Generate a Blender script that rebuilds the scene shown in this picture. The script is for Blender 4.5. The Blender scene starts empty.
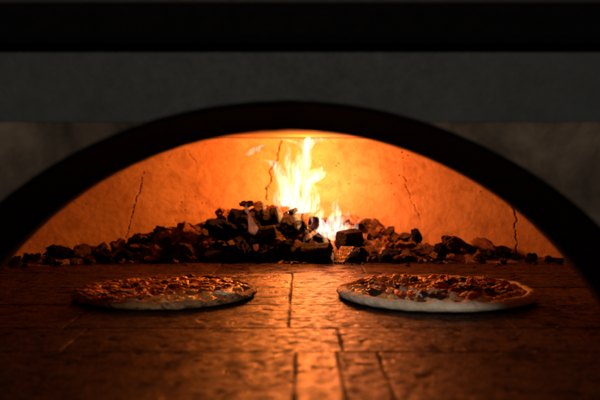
import bpy, bmesh, math, random
import numpy as np
from mathutils import Vector, Matrix, noise, Euler

random.seed(7)
S = bpy.context.scene
COL = S.collection
F = 833.0            # focal length in 600-px-wide picture units
CAMZ = 0.22
HZ = 162.0

def at(px, py, d):
    """point at distance d in front of the camera"""
    return Vector(((px-300)/F*d, d, CAMZ-(py-HZ)/F*d))

# ------------------------------------------------------------------ helpers
def link(name, me, mats, parent=None, smooth=True):
    o = bpy.data.objects.new(name, me)
    COL.objects.link(o)
    if not isinstance(mats, (list, tuple)): mats = [mats]
    for m in mats: me.materials.append(m)
    if smooth:
        me.polygons.foreach_set('use_smooth', [True]*len(me.polygons))
    if parent: o.parent = parent
    return o

def mesh_from(verts, faces, name='m'):
    me = bpy.data.meshes.new(name)
    me.from_pydata([tuple(v) for v in verts], [], faces)
    me.update()
    return me

def bm_mesh(bm, name='m'):
    bmesh.ops.recalc_face_normals(bm, faces=bm.faces)
    me = bpy.data.meshes.new(name); bm.to_mesh(me); bm.free(); return me

def empty(name, loc):
    o = bpy.data.objects.new(name, None); COL.objects.link(o); o.location = loc
    o.empty_display_size = .02
    return o

def tag(o, label=None, cat=None, group=None, kind=None):
    if label: o['label'] = label
    if cat: o['category'] = cat
    if group: o['group'] = group
    if kind: o['kind'] = kind
    return o

def fbm(p, oct=4, lac=2.1, gain=.5):
    a = 1; s = 0; p = Vector(p)
    for _ in range(oct):
        s += a*noise.noise(p); p = p*lac; a *= gain
    return s

def box(bm, lo, hi, bevel=0):
    r = bmesh.ops.create_cube(bm, size=1)
    lo = Vector(lo); hi = Vector(hi); c = (lo+hi)/2; sz = hi-lo
    for v in r['verts']:
        v.co = Vector((v.co.x*sz.x, v.co.y*sz.y, v.co.z*sz.z))+c
    if bevel:
        es = list({e for v in r['verts'] for e in v.link_edges})
        bmesh.ops.bevel(bm, geom=es, offset=bevel, segments=2, affect='EDGES', profile=.6)

# ------------------------------------------------------------------ materials
class N:
    def __init__(s, name):
        s.m = bpy.data.materials.new(name); s.m.use_nodes = True
        s.t = s.m.node_tree; s.t.nodes.clear()
        s.out = s.t.nodes.new('ShaderNodeOutputMaterial')
    def n(s, typ, **kw):
        nd = s.t.nodes.new(typ)
        for k, v in kw.items():
            if k.startswith('_'):
                setattr(nd, k[1:], v)
            else:
                nd.inputs[k.replace('__', ' ')].default_value = v
        return nd
    def l(s, a, b): s.t.links.new(a, b)
    def coords(s, kind='Object', scale=(1,1,1), rot=(0,0,0)):
        tc = s.n('ShaderNodeTexCoord'); mp = s.n('ShaderNodeMapping')
        mp.inputs['Scale'].default_value = scale; mp.inputs['Rotation'].default_value = rot
        s.l(tc.outputs[kind], mp.inputs['Vector']); return mp.outputs[0]
    def noise(s, vec, scale, detail=6, rough=.6, dist=0):
        nd = s.n('ShaderNodeTexNoise', Scale=scale, Detail=detail, Roughness=rough, Distortion=dist)
        s.l(vec, nd.inputs['Vector']); return nd.outputs['Fac']
    def vor(s, vec, scale, feature='F1', out='Distance', rnd=1):
        nd = s.n('ShaderNodeTexVoronoi', _feature=feature, Scale=scale, Randomness=rnd)
        s.l(vec, nd.inputs['Vector']); return nd.outputs[out]
    def ramp(s, fac, stops):
        nd = s.n('ShaderNodeValToRGB'); e = nd.color_ramp.elements
        while len(e) < len(stops): e.new(.5)
        for i, (p, c) in enumerate(stops):
            e[i].position = p
            if not isinstance(c, (tuple, list)): c = (c, c, c)
            e[i].color = (*c, 1)
        s.l(fac, nd.inputs['Fac']); return nd.outputs['Color']
    def mix(s, fac, a, b, mode='MIX'):
        nd = s.n('ShaderNodeMix', _data_type='RGBA', _blend_type=mode)
        for sock, v in ((nd.inputs[0], fac), (nd.inputs[6], a), (nd.inputs[7], b)):
            if hasattr(v, 'links') or hasattr(v, 'is_linked'): s.l(v, sock)
            else: sock.default_value = v if not isinstance(v, tuple) else (*v, 1)
        return nd.outputs[2]
    def math(s, op, a, b=None, clamp=False):
        nd = s.n('ShaderNodeMath', _operation=op, _use_clamp=clamp)
        for i, v in enumerate((a, b)):
            if v is None: continue
            if hasattr(v, 'is_linked'): s.l(v, nd.inputs[i])
            else: nd.inputs[i].default_value = v
        return nd.outputs[0]
    def bump(s, h, strength=.5, dist=.002, prev=None):
        nd = s.n('ShaderNodeBump', Strength=strength, Distance=dist)
        s.l(h, nd.inputs['Height'])
        if prev: s.l(prev, nd.inputs['Normal'])
        return nd.outputs[0]
    def principled(s, col, rough=.7, normal=None, spec=.5, metal=0, emi=None, emis=0, sss=0, tint=None):
        p = s.n('ShaderNodeBsdfPrincipled')
        if tint: p.inputs['Specular Tint'].default_value = (*tint, 1)
        def put(k, v):
            if hasattr(v, 'is_linked'): s.l(v, p.inputs[k])
            elif isinstance(v, tuple): p.inputs[k].default_value = (*v, 1)
            else: p.inputs[k].default_value = v
        put('Base Color', col); put('Roughness', rough); put('Specular IOR Level', spec); put('Metallic', metal)
        if normal: s.l(normal, p.inputs['Normal'])
        if emi is not None: put('Emission Color', emi); put('Emission Strength', emis)
        if sss:
            put('Subsurface Weight', sss); p.inputs['Subsurface Radius'].default_value = (1, .5, .3)
            p.inputs['Subsurface Scale'].default_value = .004
        s.l(p.outputs[0], s.out.inputs['Surface']); return s.m

def mat_clay():
    g = N('clay_plaster'); c = g.coords()
    big = g.noise(c, 7, 7, .66); mid = g.noise(c, 26, 7, .65, .6); fine = g.noise(c, 240, 5, .7)
    col = g.ramp(big, [(.3, (.36, .205, .095)), (.5, (.44, .27, .14)), (.70, (.52, .34, .195))])
    col = g.mix(g.ramp(mid, [(.36, .6), (.52, 0.0)]), col, (.27, .14, .055))
    col = g.mix(g.ramp(g.noise(c, 55, 5, .7, 1.2), [(.62, 0.), (.72, .45)]), col, (.72, .56, .42))
    # small soot pits and flecks
    pits = g.vor(c, 55, rnd=1); pm = g.math('MULTIPLY', g.ramp(pits, [(.06, 1.), (.16, 0.)]), g.ramp(g.noise(c, 9, 3, .5), [(.52, 0.), (.62, .9)]))
    col = g.mix(pm, col, (.09, .05, .03))
    h = g.math('ADD', g.math('MULTIPLY', mid, 1.0), g.math('MULTIPLY', fine, .35))
    h = g.math('SUBTRACT', h, g.math('MULTIPLY', pm, .5))
    ck = g.n('ShaderNodeAttribute', _attribute_name='crack')
    col = g.mix(ck.outputs['Fac'], col, (.035, .015, .008))
    return g.principled(col, .88, g.bump(h, .7, .004), .2)

def mat_floor():
    g = N('hearth_brick'); c = g.coords()
    big = g.noise(c, 5, 5, .6, .4); mid = g.noise(c, 42, 8, .72, .6); fine = g.noise(c, 150, 6, .7, .4); vf = g.noise(c, 420, 4, .7)
    at_ = g.n('ShaderNodeAttribute', _attribute_name='brick')
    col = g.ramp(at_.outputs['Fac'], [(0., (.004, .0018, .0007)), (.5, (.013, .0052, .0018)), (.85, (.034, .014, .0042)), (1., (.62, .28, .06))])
    col = g.mix(.40, col, g.ramp(big, [(.38, (.004, .0017, .0009)), (.5, (.014, .0055, .002)), (.66, (.075, .03, .009))]))
    col = g.mix(g.ramp(mid, [(.40, .9), (.50, 0.)]), col, (.018, .009, .006))
    col = g.mix(g.ramp(fine, [(.56, 0.), (.64, .6)]), col, (.15, .064, .02))
    pits = g.vor(c, 150); pm = g.math('MULTIPLY', g.ramp(pits, [(.12, 1.), (.30, 0.)]), g.ramp(g.noise(c, 30, 4, .6), [(.44, 0.), (.54, 1.)]))
    col = g.mix(pm, col, (.010, .006, .004))
    for an in ('joint', 'pit'):
        aa = g.n('ShaderNodeAttribute', _attribute_name=an)
        col = g.mix(g.math('MULTIPLY', aa.outputs['Fac'], .8), col, (.010, .006, .004))
    h = g.math('ADD', g.math('MULTIPLY', mid, .9), g.math('MULTIPLY', fine, .55))
    h = g.math('ADD', h, g.math('MULTIPLY', vf, .16))
    h = g.math('SUBTRACT', h, g.math('MULTIPLY', pm, .6))
    rough = g.ramp(g.noise(c, 70, 6, .7), [(.40, .25), (.60, .56)])
    jj = g.n('ShaderNodeAttribute', _attribute_name='joint'); inv = g.math('SUBTRACT', 1., jj.outputs['Fac'], True)
    rough = g.mix(jj.outputs['Fac'], rough, (.8, .8, .8))
    return g.principled(col, rough, g.bump(h, .6, .0035), g.math('MULTIPLY', g.math('MULTIPLY', inv, g.ramp(g.noise(c, 26, 8, .75, .5), [(.42, .08), (.56, 1.)])), g.ramp(at_.outputs['Fac'], [(0., .14), (.5, .34), (.85, .55), (1., .9)])), tint=(1., .48, .15))

def mat_simple(name, stops, scale, rough=.6, bstr=.4, bdist=.001, bscale=None, spec=.4, metal=0, sss=0, space='Object'):
    g = N(name); c = g.coords(space)
    col = g.ramp(g.noise(c, scale, 6, .65, .5), stops)
    h = g.noise(c, bscale or scale*3, 6, .65)
    return g.principled(col, rough, g.bump(h, bstr, bdist), spec, metal, sss=sss)

def mat_coal(name, dark, light, ash, ashamt=.5, ember=0., spec=.12):
    g = N(name); c = g.coords()
    cha = g.n('ShaderNodeAttribute', _attribute_name='char')
    inf = g.n('ShaderNodeObjectInfo')
    add = g.n('ShaderNodeVectorMath', _operation='ADD'); g.l(c, add.inputs[0])
    mul = g.n('ShaderNodeMath', _operation='MULTIPLY'); g.l(inf.outputs['Random'], mul.inputs[0]); mul.inputs[1].default_value = 37.
    g.l(mul.outputs[0], add.inputs[1]); v = add.outputs[0]
    n1 = g.noise(v, 30, 6, .65, .4); n2 = g.noise(v, 120, 6, .7, .6); n3 = g.noise(v, 16, 4, .6)
    col = g.ramp(n1, [(.3, dark), (.7, light)])
    am = g.ramp(n3, [(.5-.12*ashamt, 0.), (.62, ashamt)])
    am = g.math('MULTIPLY', am, g.ramp(n2, [(.38, .1), (.62, 1.)]))
    col = g.mix(am, col, ash)
    col = g.mix(cha.outputs['Fac'], col, (.012, .009, .008))
    cr = g.vor(v, 85, 'DISTANCE_TO_EDGE')
    crack = g.ramp(cr, [(.0, 1.), (.09, 0.)])
    h = g.math('SUBTRACT', g.math('ADD', n1, g.math('MULTIPLY', n2, .6)), g.math('MULTIPLY', crack, .5))
    nm = g.bump(h, .9, .004)
    if ember:
        e = g.math('MULTIPLY', g.ramp(g.noise(v, 24, 4, .6), [(.52, 0.), (.64, 1.)]), g.ramp(n2, [(.4, .15), (.65, 1.)]))
        e = g.math('MULTIPLY', e, ember)
        return g.principled(col, .7, nm, spec, emi=(1., .15, .015), emis=e)
    return g.principled(col, .68, nm, spec)

def mat_metal(name, col, rough, spec=.5, metal=0., bump=.15):
    g = N(name); c = g.coords()
    n = g.noise(c, 7, 6, .65, .3); n2 = g.noise(c, 90, 5, .7)
    cc = g.mix(g.ramp(n, [(.3, 0.), (.7, 1.)]), tuple(x*.7 for x in col), tuple(x*1.35 for x in col))
    cc = g.mix(g.ramp(g.noise(c, 26, 6, .7, 1.), [(.6, 0.), (.75, .5)]), cc, tuple(x*.45 for x in col))
    return g.principled(cc, g.ramp(n2, [(.3, rough-.08), (.7, rough+.1)]), g.bump(n2, bump, .001), spec, metal)

def mat_flame(name, col, strength, sx=55, sz=16, lo=.38, hi=.66, floor_=.06, dist=1.6):
    g = N(name); c = g.coords('Object', (sx, sx, sz))
    n = g.noise(c, 1., 4, .55, dist)
    f = g.ramp(n, [(lo, floor_), (hi, 1.)])
    n2 = g.noise(g.coords('Object', (sx*2.6, sx*2.6, sz*1.5)), 1., 3, .6, 1.)
    f = g.math('MULTIPLY', f, g.ramp(n2, [(.35, .25), (.6, 1.)]))
    e = g.n('ShaderNodeEmission'); e.inputs['Color'].default_value = (*col, 1)
    g.l(g.math('MULTIPLY', f, strength), e.inputs['Strength'])
    g.l(e.outputs[0], g.out.inputs['Volume'])
    g.m.cycles.volume_step_rate = .35
    return g.m

M = dict(
    clay=mat_clay(), floor=mat_floor(),
    coal=mat_coal('charcoal', (.003, .0022, .002), (.008, .0055, .005), (.035, .02, .016), .3, 0, .08),
    coal_ash=mat_coal('ashy_charcoal', (.016, .009, .007), (.07, .034, .022), (.34, .18, .12), .8),  # ash reddened in its colour for firelight reaching the lumps
    rubble=mat_coal('firelit_clay_rubble', (.11, .045, .024), (.42, .19, .09), (.55, .32, .2), .6),  # brown rubble, its colour raised to carry the firelight on lit lumps
    ember=mat_coal('glowing_charcoal', (.015, .006, .004), (.07, .025, .015), (.16, .06, .035), .5, 1.5),
    ash=mat_coal('pale_ash', (.10, .065, .05), (.22, .15, .12), (.3, .22, .18), .6),
    bed=mat_coal('ash_bed', (.05, .03, .02), (.20, .12, .075), (.42, .31, .24), .7),
    black=mat_metal('black_painted_steel', (.0012, .0010, .0011), .65, .06, 0, .8),
    beam=mat_metal('unlit_black_rail', (.0012, .0009, .0012), .8, .05),  # near-black base: the lack of light on the rail is in its colour
    band=mat_metal('grey_blue_plate', (.023, .029, .033), .6, .25, 0, .6),
    strip=mat_metal('dull_brass_strip', (.008, .008, .007), .6, .3),
    panel=mat_simple('brown_grey_render', [(.34, (.022, .016, .012)), (.5, (.058, .043, .033)), (.64, (.12, .088, .064))], 9, .85, .5, .002, 120, .2),
    flame=mat_flame('flame_core', (1., .62, .55), 150, 66, 14, .40, .60, .05, 2.3),
    wisp=mat_flame('flame_wisp', (1., .55, .46), 140, 75, 17, .40, .62, .05, 2.2),
    pink=mat_flame('flame_pink', (1., .27, .13), 50, 60, 20, .3, .6, .15),
    lick=mat_flame('flame_lick', (1., .42, .12), 120, 60, 30, .35, .6, .15),
    crackle=None,
)

# ------------------------------------------------------------------ hearth floor
def vnoise(x, y, seed):
    """lattice gradient noise on arrays, about -1..1"""
    xi = np.floor(x).astype(np.int64); yi = np.floor(y).astype(np.int64); xf = x-xi; yf = y-yi
    def grad(ix, iy, dx, dy):
        h = (ix*374761393+iy*668265263+seed*974634777) & 0xffffffff
        h = ((h ^ (h >> 13))*1274126177) & 0xffffffff
        a = ((h ^ (h >> 16)) & 0xffff)/65535.*2*np.pi
        return np.cos(a)*dx+np.sin(a)*dy
    u = xf*xf*xf*(xf*(xf*6-15)+10); v = yf*yf*yf*(yf*(yf*6-15)+10)
    a = grad(xi, yi, xf, yf)*(1-u)+grad(xi+1, yi, xf-1, yf)*u
    b = grad(xi, yi+1, xf, yf-1)*(1-u)+grad(xi+1, yi+1, xf-1, yf-1)*u
    return (a*(1-v)+b*v)*1.5
def vf(x, y, scale, oct, seed, gain=.55):
    t = 0; a = 1
    for k in range(oct):
        t = t+a*vnoise(x*scale+k*17.3, y*scale-k*9.1, seed+k); scale *= 2.03; a *= gain
    return t
def ss(a, b, x):
    t = np.clip((x-a)/(b-a), 0, 1); return t*t*(3-2*t)

def build_floor():
    # bricks of the hearth as one relief: rows across the oven, soldier course at the mouth
    rows = [(2.30, 2.02, .30, -.17), (2.02, 1.836, .30, -.016), (1.836, 1.652, .30, -.17), (1.652, 1.466, .30, -.016), (1.466, 1.288, .30, -.016), (1.288, 1.107, .30, -.016),
            (1.107, .967, .33, .05), (.967, .62, .0475, -.005)]
    xs = np.concatenate([np.arange(-1.2, -.56, .006), np.arange(-.56, .56, .0018), np.arange(.56, 1.2, .006)])
    ys = np.concatenate([[.625, .63], np.arange(.635, .9, .0024), np.arange(.9, 1.90, .0016), np.arange(1.90, 2.2, .006)])
    X, Y = np.meshgrid(xs, ys, indexing='ij')
    # slightly wandering joints
    Xw = X+.0008*vf(X, Y, 14, 3, 5); Yw = Y+.0012*vf(X, Y, 14, 3, 9)
    Z = np.zeros_like(X); BR = np.zeros_like(X); J = np.full_like(X, 1.)
    rnd = random.Random(3)
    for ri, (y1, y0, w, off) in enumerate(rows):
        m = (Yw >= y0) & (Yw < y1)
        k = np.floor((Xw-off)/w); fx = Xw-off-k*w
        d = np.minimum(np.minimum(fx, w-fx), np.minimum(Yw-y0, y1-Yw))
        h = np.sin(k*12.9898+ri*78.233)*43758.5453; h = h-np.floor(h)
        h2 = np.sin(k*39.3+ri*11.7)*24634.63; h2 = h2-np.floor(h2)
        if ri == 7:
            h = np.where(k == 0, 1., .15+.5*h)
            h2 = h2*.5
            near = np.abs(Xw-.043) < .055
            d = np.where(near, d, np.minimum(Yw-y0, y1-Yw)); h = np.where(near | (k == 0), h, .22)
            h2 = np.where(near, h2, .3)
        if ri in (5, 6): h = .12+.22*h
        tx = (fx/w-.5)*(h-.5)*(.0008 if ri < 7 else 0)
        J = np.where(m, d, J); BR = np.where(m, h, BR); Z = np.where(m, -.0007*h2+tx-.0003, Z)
    jw = .0012*(1+.9*vf(X, Y, 30, 3, 21))
    fill = np.clip(.45+.9*vf(X, Y, 9, 3, 31), 0, 1)          # joints partly filled with ash
    Z -= (1-ss(jw*.3, jw*1.2+.0012, J))*(.0008+.0014*(1-fill))
    Z += .0003*vf(X, Y, 11, 2, 40)
    n1 = vf(X, Y, 55, 5, 50, .62)
    Z += .00020*n1+.00016*vf(X, Y, 210, 2, 60)
    pit = ss(.30, .75, vf(X, Y, 95, 3, 70))*ss(-.15, .45, vf(X, Y, 13, 3, 77))
    Z -= .0016*pit*ss(.3,.6,BR+.25*vf(X, Y, 6, 2, 91))
    Z -= .0012*ss(.5, .9, vf(X, Y, 28, 4, 83))
    Z = np.minimum(Z, -.0002+.0004*vf(X, Y, 55, 2, 50))
    Z[:, 0] = -.30
    nx, ny = X.shape
    V = np.stack([X, Y, Z], -1).reshape(-1, 3)
    idx = np.arange(nx*ny).reshape(nx, ny)
    Q = np.stack([idx[:-1, :-1], idx[1:, :-1], idx[1:, 1:], idx[:-1, 1:]], -1).reshape(-1, 4)
    me = bpy.data.meshes.new('hearth')
    me.vertices.add(len(V)); me.vertices.foreach_set('co', V.ravel().astype(np.float32))
    me.loops.add(Q.size); me.loops.foreach_set('vertex_index', Q.ravel().astype(np.int32))
    me.polygons.add(len(Q)); me.polygons.foreach_set('loop_start', (np.arange(len(Q))*4).astype(np.int32))
    me.update(calc_edges=True); me.validate()
    for nm, arr in (('brick', BR), ('joint', (1-ss(.0011, .0034, J+.0011*vf(X, Y, 70, 3, 99)))*(.25+.45*(1-fill))), ('pit', pit)):
        a = me.attributes.new(nm, 'FLOAT', 'POINT'); a.data.foreach_set('value', arr.ravel().astype(np.float32))
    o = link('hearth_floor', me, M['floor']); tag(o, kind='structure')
    bm = bmesh.new(); box(bm, (-1.2, .64, -.30), (1.2, 2.25, -.012), .003)
    o = link('hearth_slab', bm_mesh(bm), M['floor'], smooth=False); tag(o, kind='structure')
build_floor()

# ------------------------------------------------------------------ chamber
def seg_dist(P, a, b):
    a = np.array(a); b = np.array(b); ab = b-a
    t = np.clip(((P-a)@ab)/(ab@ab), 0, 1)
    return np.linalg.norm(P-(a+t[:, None]*ab), axis=1), t

def build_chamber():
    CX, CY, A, B, ZT = 0, 1.40, .98, .65, .2785
    # arc-length-ish sampling of the visible back part, coarse elsewhere
    ths = list(np.linspace(math.radians(208), math.radians(152), 8)[:0])
    fine = np.linspace(math.radians(38), math.radians(142), 900)
    rest = np.linspace(math.radians(142), math.radians(180+0), 40)[1:]
    rest2 = np.linspace(math.radians(0), math.radians(38), 40)[:-1]
    ths = np.concatenate([rest2, fine, rest])
    zs = np.concatenate([np.linspace(-.01, ZT-.014, 210)])
    rc = .014
    prof = [(0, z) for z in zs]+[(rc*(1-math.cos(a)), ZT-rc+rc*math.sin(a)) for a in np.linspace(.2, math.pi/2, 7)]
    prof += [(rc+t, ZT+.0*t) for t in (.03, .08, .14, .2, .3, .4, .5)]
    # cracks as px polylines -> (x, z) on wall
    cr = [
        ([(125, 243), (127, 232), (131, 220), (133, 208), (138, 196), (142, 184), (143, 172)], 1.4, .006, .0022),
        ([(267, 200), (266, 190), (270, 182), (271, 176), (269, 171), (276, 160), (279, 148), (281, 138)], 3.4, .007, .003),
        ([(404, 176), (408, 190), (413, 204), (420, 219)], 1.1, .005, .0016),
        ([(516, 254), (517, 240), (515, 228), (517, 220), (514, 206)], 2.2, .008, .0034),
        ([(187, 150), (192, 158), (196, 162)], 1., .004, .0016),
    ]
    V = []; uvx = []; 
    for i, th in enumerate(ths):
        ex, ey = math.cos(th), math.sin(th)
        for j, (r, z) in enumerate(prof):
            a = A-r*1.0; b = B-r*1.0
            V.append((CX+a*ex, CY+b*ey, z))
    V = np.array(V)
    # displaced along inward normal
    nx = -np.cos(np.repeat(ths, len(prof)))/A; ny = -np.sin(np.repeat(ths, len(prof)))/B
    nl = np.hypot(nx, ny); nx /= nl; ny /= nl
    off = np.array([.004*noise.noise(Vector(v)*6)+.0008*noise.noise(Vector(v)*22)+.0006*noise.noise(Vector(v)*90) for v in V])
    # projected coordinates to lay the cracks on the wall
    PX = 300+V[:, 0]/V[:, 1]*F; PY = HZ+(CAMZ-V[:, 2])/V[:, 1]*F
    CK = np.zeros(len(V))
    for pl, wpx, depth, w in cr:
        P = np.stack([PX, PY], 1)
        jit = np.array([noise.noise(Vector((p[1]*.18, p[0]*.02, wpx)))*2.2+noise.noise(Vector((p[1]*.6, p[0]*.02, wpx)))*.9 for p in P])
        P = P+np.stack([jit, 0*jit], 1)
        best = np.full(len(P), 1e9)
        for a, b in zip(pl[:-1], pl[1:]):
            d, t = seg_dist(P, a, b); best = np.minimum(best, d)
        ww = wpx*.26*(0.9+.6*np.array([noise.noise(Vector((0, p*.3, wpx*3))) for p in P[:, 1]]))
        k = np.clip(1-best/np.maximum(ww, .25), 0, 1)
        off -= depth*np.sqrt(k)
        brk = np.array([noise.noise(Vector((9, p*.22, wpx*5))) for p in P[:, 1]])
        CK = np.maximum(CK, np.clip(k*1.8, 0, 1)*np.clip(.9+1.2*brk, 0, 1))
    side = V[:, 1] < CY+.02
    off[side] = 0
    V[:, 0] += nx*off; V[:, 1] += ny*off
    n = len(prof); F_ = []
    for i in range(len(ths)-1):
        for j in range(n-1):
            a = i*n+j; F_.append((a, a+1, a+n+1, a+n))
    me = mesh_from(V, F_)
    CK = np.maximum(CK, .62*np.clip((V[:, 2]-.2772)/.0012, 0, 1)); a_ = me.attributes.new('crack', 'FLOAT', 'POINT'); a_.data.foreach_set('value', CK)  # mask also darkens the sooty ceiling, toning down lamp light in its colour
    w = link('chamber_wall', me, M['clay']); tag(w, kind='structure')
    # front half of the wall and flat ceiling slab
    bm = bmesh.new()
    box(bm, (-1.05, .985, .2815), (1.05, 2.2, .34))
    c = link('chamber_ceiling', bm_mesh(bm), M['clay'], smooth=False); tag(c, kind='structure')
    bm = bmesh.new()
    box(bm, (-1.05, 2.12, -.05), (1.05, 2.2, .281)); box(bm, (-1.05, .985, -.01), (-.985, 2.119, .281)); box(bm, (.985, .985, -.01), (1.05, 2.119, .281))
    c = link('chamber_outer_wall', bm_mesh(bm), M['clay'], smooth=False); tag(c, kind='structure')
build_chamber()

# ------------------------------------------------------------------ oven front
AC = (-.014, -.170); AR = .4265
def arc_plate(y0, y1, r, xl, xr, ztop, zbot=0., n=140):
    """plate between an arch cut-out of radius r and a rectangle, y0 front, y1 back"""
    cx, cz = AC
    a0 = math.asin((zbot-cz)/r)
    pts = [(cx+r*math.cos(a), cz+r*math.sin(a)) for a in np.linspace(a0, math.pi-a0, n)]
    V = []; Fs = []
    outer = []
    for (x, z) in pts:
        dx, dz = x-cx, z-cz
        t = 1e9
        if dx > 0: t = min(t, (xr-cx)/dx)
        if dx < 0: t = min(t, (xl-cx)/dx)
        if dz > 0: t = min(t, (ztop-cz)/dz)
        outer.append((cx+dx*t, cz+dz*t))
    # insert corners by snapping nearest
    for corner in ((xr, ztop), (xl, ztop)):
        k = min(range(n), key=lambda i: (outer[i][0]-corner[0])**2+(outer[i][1]-corner[1])**2); outer[k] = corner
    outer[0] = (xr, zbot); outer[-1] = (xl, zbot)
    for k in range(n):
        for (x, z) in (pts[k], outer[k]):
            for y in (y0, y1): V.append((x, y, z))
    for k in range(n-1):
        a = 4*k; b = a+4
        Fs += [(a, a+2, b+2, b), (a+1, b+1, b+3, a+3), (a, b, b+1, a+1), (a+2, a+3, b+3, b+2)]
    Fs += [(0, 1, 3, 2), (4*n-4, 4*n-2, 4*n-1, 4*n-3)]
    bm = bmesh.new(); vs = [bm.verts.new(v) for v in V]
    for f in Fs: bm.faces.new([vs[i] for i in f])
    return bm_mesh(bm)

def arch_ring():
    cx, cz = AC
    prof = [(AR+.006, .985), (AR, .980), (AR, .944), (AR+.003, .938), (AR+.0200, .834), (AR+.0218, .826), (AR+.0235, .824), (AR+.0252, .828), (AR+.0256, .845), (AR+.0256, .975), (AR+.02, .985)]
    a0 = math.asin((0.001-cz)/AR)
    V = []; Fs = []; n = 200; m = len(prof)
    for k in range(n):
        a = a0*.97+(math.pi-2*a0*.97)*k/(n-1)
        wob = .0008*noise.noise(Vector((a*4, 0, 0)))+.0005*noise.noise(Vector((a*24, 3, 0)))
        for r, y in prof:
            V.append((cx+(r+wob)*math.cos(a), y, max(.0005, cz+(r+wob)*math.sin(a))))
    for k in range(n-1):
        for j in range(m):
            a = k*m+j; b = k*m+(j+1) % m
            Fs.append((a, b, b+m, a+m))
    bm = bmesh.new(); vs = [bm.verts.new(v) for v in V]
    for f in Fs: bm.faces.new([vs[i] for i in f])
    return bm_mesh(bm)

front = empty('oven_front', (0, .95, 0))
tag(front, 'dark oven front with a black arched opening, grey plate and black rail above', 'oven front')
front_parts = []
def fpart(name, me, mat, smooth=False):
    o = link(name, me, mat, smooth=smooth); o.parent = front; o.matrix_parent_inverse = Matrix.Translation((0, -.95, 0)); return o
fpart('rendered_panel', arc_plate(.952, .984, AR+.012, -1.3, 1.3, .62), M['panel'])
fpart('arch_frame', arch_ring(), M['black'], True)
def band():
    # grey plate above the arch with its lower edge at z=.266, notched round the ring by a curved cut
    cx, cz = AC; bm = bmesh.new(); z0, z1 = .266, .3535; r = AR+.02
    xs = np.concatenate([np.linspace(-1.3, -.35, 12), np.linspace(-.34, .33, 120), np.linspace(.34, 1.3, 12)])
    V = []
    for x in xs:
        zz = z0
        if abs(x-cx) < r: zz = max(z0, cz+math.sqrt(r*r-(x-cx)**2))
        V.append([bm.verts.new((x, y, z)) for y, z in ((.9510, zz), (.9510, z1), (.9525, z1), (.9525, zz))])
    for a, b in zip(V[:-1], V[1:]):
        for j in range(4): bm.faces.new((a[j], a[(j+1) % 4], b[(j+1) % 4], b[j]))
    bm.faces.new(V[0]); bm.faces.new(V[-1][::-1])
    return bm_mesh(bm)
fpart('lintel_plate', band(), M['band'])
bm = bmesh.new(); box(bm, (-1.3, .929, .3515), (1.3, .9515, .3975), .011); fpart('rail', bm_mesh(bm), M['beam'])
bm = bmesh.new(); box(bm, (-1.3, .943, .3992), (1.3, .9515, .43), .004); fpart('edging_strip', bm_mesh(bm), M['strip'])

# ------------------------------------------------------------------ lumps of charcoal
def chunk_mesh(seed, sub=3, cuts=7, rough=.12, elong=(1, 1, 1)):
    rnd = random.Random(seed); bm = bmesh.new()
    bmesh.ops.create_icosphere(bm, subdivisions=sub+1, radius=1)
    planes = []
    for _ in range(cuts):
        n = Vector((rnd.gauss(0, 1), rnd.gauss(0, 1), rnd.gauss(0, 1))).normalized()
        planes.append((n, rnd.uniform(.45, .85)))
    o = Vector((seed*3.1, seed*1.7, 0))
    for v in bm.verts:
        for n, d in planes:
            k = v.co.dot(n)
            if k > d: v.co -= n*(k-d)
        nn = v.co.normalized()
        v.co += nn*(rough*1.5*fbm(v.co*1.5+o, 4)+rough*.6*fbm(v.co*4+o, 4))
        v.co = Vector((v.co.x*elong[0], v.co.y*elong[1], v.co.z*elong[2]))
    return bm_mesh(bm, 'chunk')

def log_mesh(seed, L, r, taper=.85, bend=.06, seg=48, ring=40, split=0):
    """charred log along X, length L (m), broken ends, grain ridges"""
    rnd = random.Random(seed); V = []; Fs = []; o = Vector((seed*5.3, 0, 0))
    ts = [0, 0, 0]+list(np.linspace(0, 1, seg))+[1, 1, 1]
    caps = [.0, .45, .85]+[1]*seg+[.85, .45, .0]
    for t, cp in zip(ts, caps):
        x = (t-.5)*L
        rr = r*(1+(taper-1)*t)*cp
        cy = bend*L*math.sin(t*math.pi+seed); cz = bend*L*.5*math.cos(t*2.2+seed)
        for k in range(ring):
            a = 2*math.pi*k/ring
            ca, sa = math.cos(a), math.sin(a)
            p = Vector((x*14, ca*1.2, sa*1.2))
            grain = .10*noise.noise(Vector((x*9, a*4.2 if a < math.pi else (2*math.pi-a)*4.2, seed)))
            crk = -.10*max(0, noise.noise(Vector((x*60, ca*2.4, sa*2.4+seed)))-.1)
            q = rr*(1+.16*fbm(p+o, 3)+grain+crk)
            sq = 1/max(abs(ca), abs(sa))**.35 if split else 1
            q *= sq
            dx = 0
            if cp < 1 or t in (0, 1): dx = (.25*r)*fbm(Vector((ca*cp*2, sa*cp*2, seed+t*9)), 3)
            V.append((x+dx, cy+q*ca, cz+q*sa))
    n = len(ts)
    for i in range(n-1):
        for k in range(ring):
            a = i*ring+k; b = i*ring+(k+1) % ring
            Fs.append((a, b, b+ring, a+ring))
    Fs.append(tuple(range(ring))[::-1]); Fs.append(tuple(range((n-1)*ring, n*ring)))
    bm = bmesh.new(); vs = [bm.verts.new(v) for v in V]
    for f in Fs: bm.faces.new([vs[i] for i in f])
    return bm_mesh(bm, 'log')

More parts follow.
